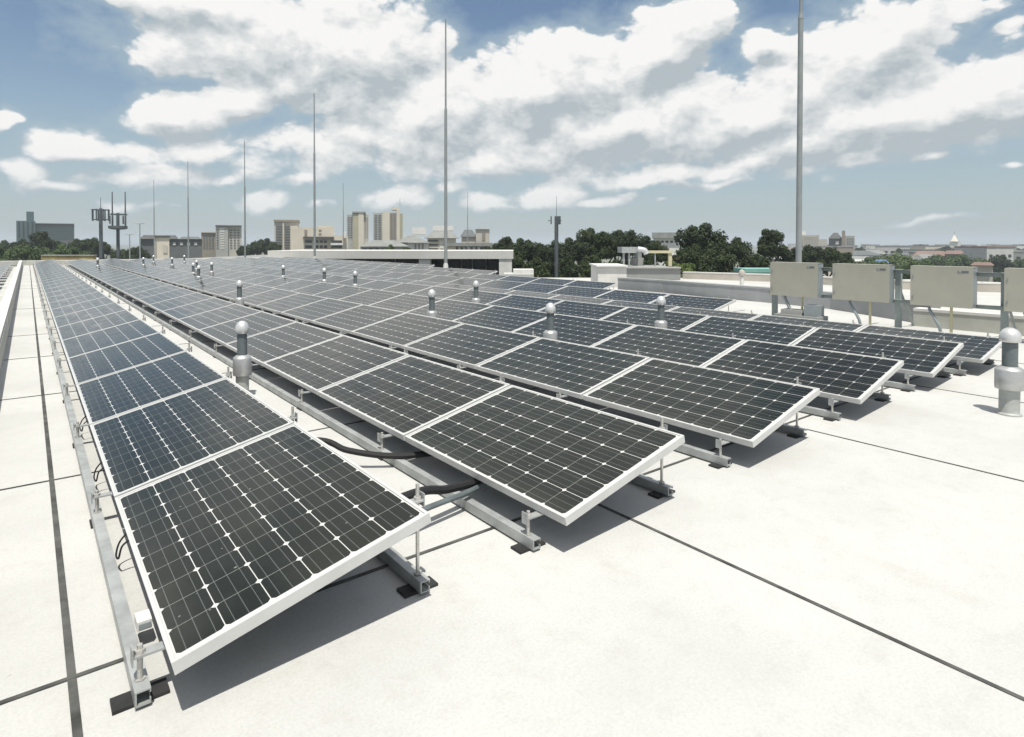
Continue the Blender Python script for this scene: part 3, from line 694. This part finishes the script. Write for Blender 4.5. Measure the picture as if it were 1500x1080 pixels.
tree(1050, 362, 56, 50, 'd', "low dark tree between the tallest and its right neighbour", "dark trees behind the right hand roof")
tree(1128, 334, 64, 46, 'd', "round dark tree just left of the tallest lightning rod", "dark trees behind the right hand roof")
tree(1108, 366, 58, 40, 'd', "low dark tree above the turquoise shed roof", "dark trees behind the right hand roof")
for px, yt, D, w in [(1160, 360, 75, 40), (1190, 356, 90, 46), (1216, 361, 85, 40), (1238, 368, 95, 36)]:
    tree(px, yt, D, w, 'd', "bushy dark tree behind the first cabinet and the rod", "bushy trees behind the cabinets")
for px, yt, D, w in [(985, 378, 48, 30), (1008, 381, 46, 30), (1000, 386, 42, 34)]:
    tree(px, yt, D, w, 'l', "yellowish green shrub crown right of the yellow gantry frame", "yellow green shrubs by the gantry")
for px, yt, D, w, k in [(1275, 370, 160, 40, 'm'), (1310, 367, 190, 46, 'l'), (1345, 372, 170, 50, 'm'), (1378, 368, 200, 50, 'm'), (1352, 356, 420, 26, 'd'), (1385, 358, 380, 30, 'd'), (1418, 371, 210, 44, 'm'), (1465, 372, 190, 34, 'd'), (1440, 364, 260, 28, 'd'), (1260, 361, 300, 18, 'd'), (1320, 362, 330, 24, 'd'), (1405, 361, 420, 40, 'd'), (1480, 358, 500, 46, 'd'), (1290, 378, 120, 34, 'm'), (1335, 381, 115, 34, 'm')]:
    tree(px, yt, D, w, k, "small rounded tree scattered over the town at the right", "trees scattered in the right hand town")
for px, yt, D, w in [(8, 349, 150, 30), (32, 347, 140, 30), (60, 339, 130, 34), (78, 349, 140, 26)]:
    tree(px, yt, D, w, 'd', "dark tree in front of the teal glass office at far left", "dark trees before the glass office")
for px, yt, D, w in [(4, 359, 105, 36), (30, 356, 100, 44), (62, 357, 105, 44), (92, 358, 100, 42), (115, 362, 105, 36)]:
    tree(px, yt, D, w, 'm', "fresher green bushy tree low along the far left roof edge", "green bushes at the far left")
for px, yt, D, w in [(116, 349, 130, 28), (134, 347, 135, 32), (152, 352, 140, 24), (200, 360, 130, 30), (178, 362, 128, 30), (225, 362, 150, 26)]:
    tree(px, yt, D, w, 'd', "small dark tree around the feet of the antenna masts", "dark trees round the antenna masts")
for px, yt, D, w in [(372, 352, 170, 24), (388, 348, 180, 28), (402, 354, 170, 20), (356, 360, 170, 18)]:
    tree(px, yt, D, w, 'd', "dark tree left of the tall brown apartment block", "dark trees left of the apartment block")
for px, yt, D, w in [(570, 358, 120, 22), (597, 360, 115, 18)]:
    tree(px, yt, D, w, 'm', "small green tree beside the low hipped house roof", "trees beside the hipped house")

# ------------------------------------------------------------------ buildings of the town
BN = [None]
def bldg(name, label, cat="building", group=None, px=0, D=100):
    q = ray(px, 356); BN[0] = Vector((q.x, q.y, 0)).normalized()
    p = far(px, D); p.z = -12; return empty(name, p, label, cat, group)
def foot(root, px0, px1, D, th):
    n = BN[0]; L = root.location; c = Vector((L.x, L.y, 0)); off = n*(c.length*(D/max(1e-6, (c.x*sy_+c.y*cy_))))
    def hit(px):
        q = ray(px, 356); q = Vector((q.x, q.y, 0)); return q*(off.dot(n)/q.dot(n))
    p0, p1 = hit(px0), hit(px1); return [p0, p1, p1+n*th, p0+n*th]
def vb(root, nm, px0, px1, y0, y1, D, th, m, skew=0.0):
    b = MB(); q = foot(root, px0, px1, D, th); z0 = -12 if y1 is None else zat(y1, D); z1 = zat(y0, D)
    b.hexa([(v.x, v.y, z0) for v in q], [(v.x, v.y, z1) for v in q], m)
    b.v = [(x-root.location.x, y-root.location.y, z+12) for (x, y, z) in b.v]
    return part(b, nm, root)
def hip(root, nm, px0, px1, y_eave, y_top, D, th, m, inset=0.28):
    q = foot(root, px0, px1, D, th); p0, p1 = q[0], q[1]; n = BN[0]; s = p1-p0; ze, zt = zat(y_eave, D), zat(y_top, D)
    t0 = p0+s*inset+n*th/2; t1 = p1-s*inset+n*th/2
    b = MB(); L = root.location
    vs = [(v.x-L.x, v.y-L.y, ze+12) for v in q]+[(t0.x-L.x, t0.y-L.y, zt+12), (t1.x-L.x, t1.y-L.y, zt+12)]
    b.add(vs, [(3, 2, 1, 0), (0, 1, 5, 4), (1, 2, 5), (2, 3, 4, 5), (3, 0, 4)], m)
    return part(b, nm, root)
def wins(root, px0, px1, y0, y1, nx, ny, D, m=M_GLASS, fx=0.6, fy=0.5, nm="window"):
    for i in range(nx):
        for j in range(ny):
            a = px0+(px1-px0)*(i+0.5-fx/2)/nx; c = px0+(px1-px0)*(i+0.5+fx/2)/nx
            d = y0+(y1-y0)*(j+0.5-fy/2)/ny; e = y0+(y1-y0)*(j+0.5+fy/2)/ny
            vb(root, nm, a, c, d, e, D-.12, 0.10, m)
# glass office far left
r = bldg("glass_office", "teal glazed office with a slim tower and long dark wing, far left", px=60, D=260)
vb(r, "wall", 24, 52, 325, None, 260, 20, M_TEAL); vb(r, "tower", 39, 50, 311.5, 325.1, 262, 10, M_TEAL); vb(r, "wing", 52.1, 109, 328.5, None, 262, 25, M_DGREY)
wins(r, 53, 108, 333, 352, 1, 5, 262, M_TEAL, 0.96, 0.5, "window_band"); wins(r, 25, 51, 326, 350, 4, 1, 260, M_GLASS, 0.4, 0.95); vb(r, "roof_edge", 52, 109.5, 327.6, 328.5, 261.5, 26, M_GREYW)
# long dark building and cream stair house
r = bldg("long_shed", "long dark low building behind the cream stair house", px=250, D=150)
vb(r, "wall", 206, 296, 351, None, 150, 12, M_DGREY); hip(r, "roof", 204, 262, 351, 345, 149.5, 13, M_ROOFD, 0.08); hip(r, "roof", 262.2, 297, 351, 347, 149.5, 13, M_DGREY, 0.15)
wins(r, 250, 292, 354, 362, 4, 1, 150, M_WHITE, 0.4, 0.5)
r = bldg("stair_house", "little cream stair house with dark flat roof on the far wing", px=237, D=98)
vb(r, "wall", 226, 248, 348.5, None, 98, 3, M_CREAM); vb(r, "roof", 225, 249, 346.6, 348.4, 97.8, 3.4, M_ROOFD)
vb(r, "door", 239, 245, 360, 371.5, 97.9, .08, M_BEIGE)
# grey apartment trio
r = bldg("apartment_block", "grey brown apartment trio of stepped blocks right of the dark shed", px=325, D=240)
vb(r, "wall", 295, 315.9, 342, None, 242, 14, M_BROWN); vb(r, "wall", 316, 334, 332.5, None, 240, 14, M_GREYW); vb(r, "wall", 334.1, 354, 332, None, 241, 14, M_BEIGE)
vb(r, "roof", 315.5, 354.5, 330.5, 331.9, 239.5, 15, M_DGREY); vb(r, "roof", 294.5, 315.8, 340.6, 341.9, 241.5, 15, M_BEIGE)
wins(r, 322, 329, 334, 366, 1, 9, 240, M_WHITE, 0.9, 0.45); wins(r, 297, 314, 345, 366, 4, 6, 242, M_DGREY); wins(r, 336, 352, 336, 366, 3, 8, 241, M_DGREY, 0.6, 0.45); wins(r, 316.5, 321, 336, 366, 1, 8, 240, M_DGREY)
# brown block + cream block
r = bldg("apartment_block", "brown flat roofed apartment block with cream wing and rows of balconies", px=450, D=180)
vb(r, "wall", 402, 437, 326, None, 182, 14, M_BEIGE); vb(r, "roof", 401, 438.5, 323, 325.9, 181.6, 15, M_BROWN)
wins(r, 404, 414, 331, 366, 1, 9, 182, M_DGREY, 0.95, 0.62, "balcony"); wins(r, 416.5, 425, 331, 366, 1, 9, 182, M_DGREY, 0.9, 0.62, "balcony"); vb(r, "pier", 414, 416.2, 328, None, 181.7, .4, M_CREAM)
vb(r, "wing", 426.1, 490, 334, None, 178, 15, M_CREAM); vb(r, "wing", 490.1, 510, 345, None, 176, 12, M_CREAM)
vb(r, "roof_house", 466, 489, 331, 333.9, 180, 6, M_BEIGE); wins(r, 444, 452, 336, 347, 1, 1, 178, M_BROWN, 0.5, 0.8); wins(r, 466, 472, 335, 346, 1, 2, 178, M_BROWN, 0.6, 0.4)
vb(r, "sun_screen", 444, 489, 347.2, 350, 176.8, 1.2, M_ROOFD)
for y0, y1 in ((352.6, 356.2), (360, 364)):
    for a, c in ((447, 457), (462, 466.5), (468.5, 473), (474.5, 479), (485, 501)): vb(r, "window", a, c, y0, y1, 175.85 if a > 480 else 177.85, .1, M_GLASS)
vb(r, "balcony", 484.5, 503, 356.6, 359.6, 175.2, .7, M_WHITE); vb(r, "chimney", 502.5, 507, 340, 349, 174, 2, M_WHITE)
# towers
r = bldg("tower_block", "olive and cream residential tower with rounded top, left one of the pair", px=524, D=300)
vb(r, "wall", 508, 517, 315, None, 302, 16, M_GREYW); vb(r, "wall", 517.1, 525, 313.5, None, 300, 18, M_OLIVE); vb(r, "wall", 525.1, 533, 312.6, None, 299.8, 18, M_CREAM); vb(r, "wall", 533.1, 540, 314, None, 301, 16, M_BEIGE)
vb(r, "roof", 516, 536, 310.4, 312.4, 299.5, 18, M_CONCD); wins(r, 509, 516.5, 318, 350, 2, 10, 302, M_DGREY, 0.7, 0.5)
wins(r, 534, 539.5, 318, 350, 2, 10, 301, M_BROWN, 0.7, 0.5)
r = bldg("tower_block", "twin striped residential tower with stepped crown, right one of the pair", px=568, D=310)
vb(r, "wall", 547, 559.9, 312.5, None, 312, 16, M_GREYW); vb(r, "wall", 560, 570.9, 311, None, 309.5, 18, M_CREAM); vb(r, "wall", 571, 580.9, 312, None, 310.5, 16, M_BROWN); vb(r, "wall", 581, 585.9, 308, None, 310, 16, M_CREAM); vb(r, "wall", 586, 590, 313, None, 312, 14, M_OLIVE)
vb(r, "crown", 574, 586, 304, 307.9, 311, 8, M_CREAM); vb(r, "antenna", 585.6, 586.2, 290, 303.9, 312, .3, M_GREYW); wins(r, 548, 559, 315, 352, 2, 11, 312, M_DGREY, 0.75, 0.55); wins(r, 572, 580, 314, 355, 2, 11, 310.5, M_DGREY, 0.5, 0.45)
# houses
r = bldg("hipped_house", "low house with wide grey hipped roof below the twin tower", px=560, D=135)
vb(r, "wall", 528, 598, 361.5, None, 136, 9, M_CONCD); hip(r, "roof", 524, 600, 361.5, 352, 135, 11, M_ROOFG); wins(r, 530, 575, 363.5, 367.5, 5, 1, 136)
r = bldg("white_house", "white gabled house with grey roof left of the tall flared rod", px=610, D=150)
vb(r, "wall", 578, 628, 356, None, 150, 10, M_WHITE); hip(r, "roof", 576, 630, 356, 345, 149.3, 11.5, M_ROOFG, 0.4); wins(r, 578, 598, 353.5, 364, 1, 2, 149.6, M_DGREY, 0.95, 0.4, "window_band"); wins(r, 606, 622, 356.5, 366, 3, 1, 150, M_BROWN, 0.4, 0.85)
vb(r, "roof_house", 604, 624, 333.6, 344, 170, 8, M_WHITE)
r = bldg("white_house", "white house with banded balconies directly behind the flared rod", px=645, D=160)
vb(r, "wall", 626, 668, 349, None, 160, 12, M_CREAM); hip(r, "roof", 621, 674, 349, 337, 159.2, 13.5, M_ROOFG, 0.3); wins(r, 627, 642, 350, 368, 1, 3, 160, M_ROOFD, 0.98, 0.45, "balcony"); wins(r, 644, 650, 352, 366, 1, 2, 160, M_WHITE, 0.9, 0.5)
vb(r, "roof_house", 634, 664, 331, 338, 175, 8, M_WHITE)
r = bldg("gabled_house", "house with dark sloping roof and pale stair gable beside the forest", px=690, D=170)
vb(r, "wall", 676, 697, 347, None, 170, 12, M_CREAM); hip(r, "roof", 674, 698, 347, 336, 169.5, 13, M_DGREY, 0.25); vb(r, "gable", 697.1, 717, 336, None, 169, 12, M_BEIGE); hip(r, "roof", 696.5, 718, 336, 333.5, 168.6, 13, M_ROOFG, 0.3); vb(r, "window", 706, 711, 341, 353, 168.9, .08, M_BROWN)
vb(r, "veranda_roof", 652, 722, 356, 361, 160, 6, M_ROOFG); vb(r, "lower_wall", 655, 718, 361.1, None, 162, 4, M_DGREY); wins(r, 662, 705, 361.6, 366.5, 6, 1, 162, M_WHITE, 0.55, 0.8)
r = bldg("grey_hall", "grey flat roofed hall between the forest and the tallest round tree", px=975, D=190)
vb(r, "wall", 957, 997, 349, None, 190, 14, M_WHITE); vb(r, "roof", 955, 999, 340.5, 348.9, 189, 16, M_CONCD); wins(r, 960, 994, 351, 357, 5, 1, 190)
r = bldg("small_house", "small house with grey roof and orange awning right of the gantry", px=990, D=85)
vb(r, "wall", 984, 1003, 374, None, 85, 5, M_BROWN); hip(r, "roof", 982, 1005, 374, 367, 84.5, 6, M_GREYW, 0.3); vb(r, "awning", 983, 1000, 378, 380, 84, .8, M_MUST)
# right hand town, bigger pieces
r = bldg("ribbed_hall", "dark curved hall with tall brown stair tower in the right town", px=1232, D=330)
vb(r, "wall", 1214, 1233, 349, None, 332, 24, M_DGREY); hip(r, "roof", 1213, 1234, 349, 340, 331, 26, M_ROOFD, 0.35); vb(r, "tower", 1233.1, 1238, 337.5, None, 329, 8, M_BROWN); vb(r, "wall", 1238.1, 1252, 345, None, 331, 20, M_GREYW); vb(r, "window", 1224, 1229, 352.5, 357.5, 331.6, .3, M_WHITE)
wins(r, 1240, 1251, 348, 366, 3, 5, 331, M_DGREY)
r = bldg("pale_block", "pale stepped apartment block just right of the tallest lightning rod", px=1190, D=380)
vb(r, "wall", 1172, 1200, 344, None, 380, 20, M_BEIGE); vb(r, "wall", 1200.1, 1212, 350, None, 380, 20, M_BEIGE); vb(r, "roof_house", 1174, 1180, 337.5, 343.9, 384, 6, M_WHITE); wins(r, 1173, 1199, 346, 364, 7, 6, 380, M_BROWN, 0.5, 0.45)
r = bldg("white_spire_house", "white pointed building rising above the low roofs at far right", px=1398, D=600)
vb(r, "wall", 1390, 1407, 353, None, 600, 20, M_WHITE); hip(r, "roof", 1392, 1404, 353, 343, 599, 14, M_CREAM, 0.48); vb(r, "antenna", 1397.5, 1398.4, 338, 345, 606, .6, M_GREYW)
r = bldg("red_roof_house", "brownish house with a long red roof in the right town", px=1398, D=230)
vb(r, "wall", 1384, 1412, 371.5, None, 230, 10, M_BROWN); hip(r, "roof", 1383, 1413, 371.5, 366.5, 229, 12, M_RED, 0.12)
r = bldg("red_roof_house", "pale house with low red roof above the third cabinet's right", px=1438, D=150)
vb(r, "wall", 1424, 1455, 388, None, 150, 8, M_BEIGE); hip(r, "roof", 1422, 1457, 388, 384, 149, 10, M_RED, 0.15)
r = bldg("blue_roof_house", "house with blue roof above the second cabinet", px=1290, D=150)
vb(r, "wall", 1281, 1301, 385, None, 150, 8, M_WHITE); hip(r, "roof", 1279, 1303, 385, 380.5, 149, 10, M_BLUE, 0.2)
rng4 = random.Random(21); pal = [M_WHITE, M_BEIGE, M_GREYW, M_CONC, M_CREAM, M_BROWN, M_CONCD]; palr = [M_ROOFG, M_ROOFD, M_CONC, M_RED, M_DGREY, M_GREYW, M_ROOFG, M_CONCD]
HM = {}
for i in range(190):
    D = 240*math.exp(rng4.uniform(0, 2.5)); px = rng4.uniform(1140, 1515)
    w = rng4.uniform(9, 22); dp = rng4.uniform(8, 14); hgt = rng4.choice([5, 6, 6.5, 7, 8, 9, 10, 12]); p = far(px, D)
    b = MB(); m1_ = rng4.choice(pal); m2_ = rng4.choice(palr)
    b.box(-w/2, w/2, -dp/2, dp/2, 0, hgt, m1_)
    if hgt < 9:
        x, y, z = w/2+.5, dp/2+.5, hgt+.02
        b.add([(-x, -y, z), (x, -y, z), (x, y, z), (-x, y, z), (-x*.7, 0, z+2.2), (x*.7, 0, z+2.2)], [(3, 2, 1, 0), (0, 1, 5, 4), (1, 2, 5), (2, 3, 4, 5), (3, 0, 4)], m2_)
    else: b.box(-w/2-.2, w/2+.2, -dp/2-.2, dp/2+.2, hgt+.01, hgt+.5, m2_)
    k = 3 if hgt > 7 else 2
    for s_ in range(k):
        for q in range(int(w//3)):
            xx = -w/2+1.2+q*3; zz = 1.2+s_*(hgt-1.5)/k
            b.box(xx, xx+1.5, -dp/2-.05, -dp/2-.01, zz, zz+1.2, M_GLASS)
    o = b.obj("town_house"); o.location = (p.x, p.y, -12); o.rotation_euler = (0, 0, -YAW+rng4.uniform(-.6, .6))
    tag(o, "small low house in the hazy town spreading to the right horizon", "house", "houses of the far right town")
for i in range(70):
    D = 170*math.exp(rng4.uniform(0, 1.9)); px = rng4.uniform(1240, 1510)
    tree(px, zat(0, 1) and 356.2+(12-rng4.uniform(5, 9)+1.57)/D*FPX*1.0, D, rng4.uniform(6, 10)/D*FPX, rng4.choice('dmmd'), "small rounded tree scattered over the town at the right", "trees scattered in the right hand town")

# ------------------------------------------------------------------ antenna masts and lamps
def mast(px, D, ytop, label):
    p = far(px, D); p.z = -12; return empty("antenna_mast", p, label, "antenna mast", "antenna masts")
r = mast(148, 92, 306, "dark antenna mast with round cage head, farthest left"); zt = zat(306, 92)+12
b = MB(); b.tube((0, 0, 0), (0, 0, zt-2.0), 0.31, 0.24, M_TOWER, 12); b.tube((0, 0, zt-2), (0, 0, zt), 0.22, 0.18, M_TOWER, 8); b.tube((0, 0, zt), (0, 0, zt+1.6), 0.05, 0.03, M_TOWER, 6); part(b, "pole", r)
b = MB()
for z_, rr in ((zt-.25, 1.15), (zt-1.7, 0.95)):
    for i in range(16):
        a0_, a1_ = 2*math.pi*i/16, 2*math.pi*(i+1)/16
        b.tube((rr*math.cos(a0_), rr*math.sin(a0_), z_), (rr*math.cos(a1_), rr*math.sin(a1_), z_), 0.06, 0.06, M_TOWER, 6)
part(b, "cage_ring", r)
for i in range(8):
    a0_ = 2*math.pi*i/8+.2; b = MB(); b.box(-.085, .085, -.05, .05, 0, 1.75, M_TOWER); o = part(b, "antenna_panel", r); o.location = (1.1*math.cos(a0_), 1.1*math.sin(a0_), zt-1.9); o.rotation_euler = (0, 0, a0_+math.pi/2)
r = mast(173, 96, 282, "dark antenna mast with platform and two thin whips, beside the caged one"); zt = zat(313, 96)+12
b = MB(); b.tube((0, 0, 0), (0, 0, zt), 0.30, 0.22, M_TOWER, 12); part(b, "pole", r)
b = MB(); zz = zat(333, 96)+12; b.lathe([(0, zz-.5), (0.9, zz-.42), (1.3, zz-.3), (1.3, zz+.12), (0, zz+.12)], M_TOWER, 14); b.box(-1.0, 1.25, -.12, .12, zt-.35, zt-.1, M_TOWER); part(b, "platform", r)
for px in (165, 184):
    dx = (px-173)/FPX*96; vx = Vector((cy_, -sy_, 0))*dx; b = MB(); b.tube((vx.x, vx.y, zz-.2), (vx.x, vx.y, zat(282, 96)+12), 0.13, 0.07, M_TOWER, 8); part(b, "whip_antenna", r)
for k in range(4):
    a0_ = k*math.pi/2+.5; b = MB(); b.box(-.10, .10, -.06, .06, 0, 1.25, M_TOWER); o = part(b, "antenna_panel", r); o.location = (1.25*math.cos(a0_), 1.25*math.sin(a0_), zz+.4); o.rotation_euler = (0, 0, a0_+math.pi/2)
r = mast(815, 58, 317, "slim dark antenna mast rising in front of the forest"); zt = zat(317, 58)+12
b = MB(); b.tube((0, 0, 0), (0, 0, zt), 0.21, 0.18, M_TOWER, 12); b.tube((0, 0, zt), (0, 0, zt+1.9), 0.03, 0.015, M_TOWER, 6); part(b, "pole", r)
for k in range(3):
    a0_ = k*2.094+.35; b = MB(); b.box(-.12, .12, -.06, .06, 0, .75, M_TOWER); b.box(-.03, .03, .06, .32, .3, .36, M_TOWER); o = part(b, "antenna_panel", r); o.location = (.5*math.cos(a0_), .5*math.sin(a0_), zt-.75); o.rotation_euler = (0, 0, a0_+math.pi/2+math.pi)
def lamp(px, D, yt, lab):
    p = far(px, D); p.z = -12; r = empty("street_lamp", p, lab, "street lamp", "double street lamps"); h_ = zat(yt, D)+12
    b = MB(); b.tube((0, 0, 0), (0, 0, h_), .12, .07, M_POST, 8); part(b, "pole", r)
    for s_ in (-1, 1):
        b = MB(); b.tube((0, 0, h_-.1), (s_*cy_*.75, -s_*sy_*.75, h_+.02), .035, .03, M_POST, 6); q = Vector((cy_, -sy_, 0))*s_*.75; b.box(q.x-.22, q.x+.22, q.y-.15, q.y+.15, h_, h_+.12, M_CURB); part(b, "lamp_head", r)
lamp(205, 88, 328, "thin street lamp with two heads left of the cream stair house"); lamp(190, 92, 344, "shorter street lamp beside the mast with two whips")

# ------------------------------------------------------------------ the air over the town
b = MB(); hm = bpy.data.materials.new("haze_air"); hm.use_nodes = True; hm.node_tree.nodes.clear(); t = NT(hm.node_tree)
pv = t.n('ShaderNodeVolumePrincipled'); pv.inputs['Color'].default_value = (0.80, 0.88, 0.95, 1); pv.inputs['Density'].default_value = 0.00042; pv.inputs['Density Attribute'].default_value = ""
ho = t.n('ShaderNodeOutputMaterial'); hm.node_tree.links.new(pv.outputs[0], ho.inputs['Volume'])
try: hm.cycles.homogeneous_volume = True
except Exception: pass
b.box(-7010, 7010, -7010, 7010, -13, 42, hm); tag(b.obj("haze"), kind='stuff')
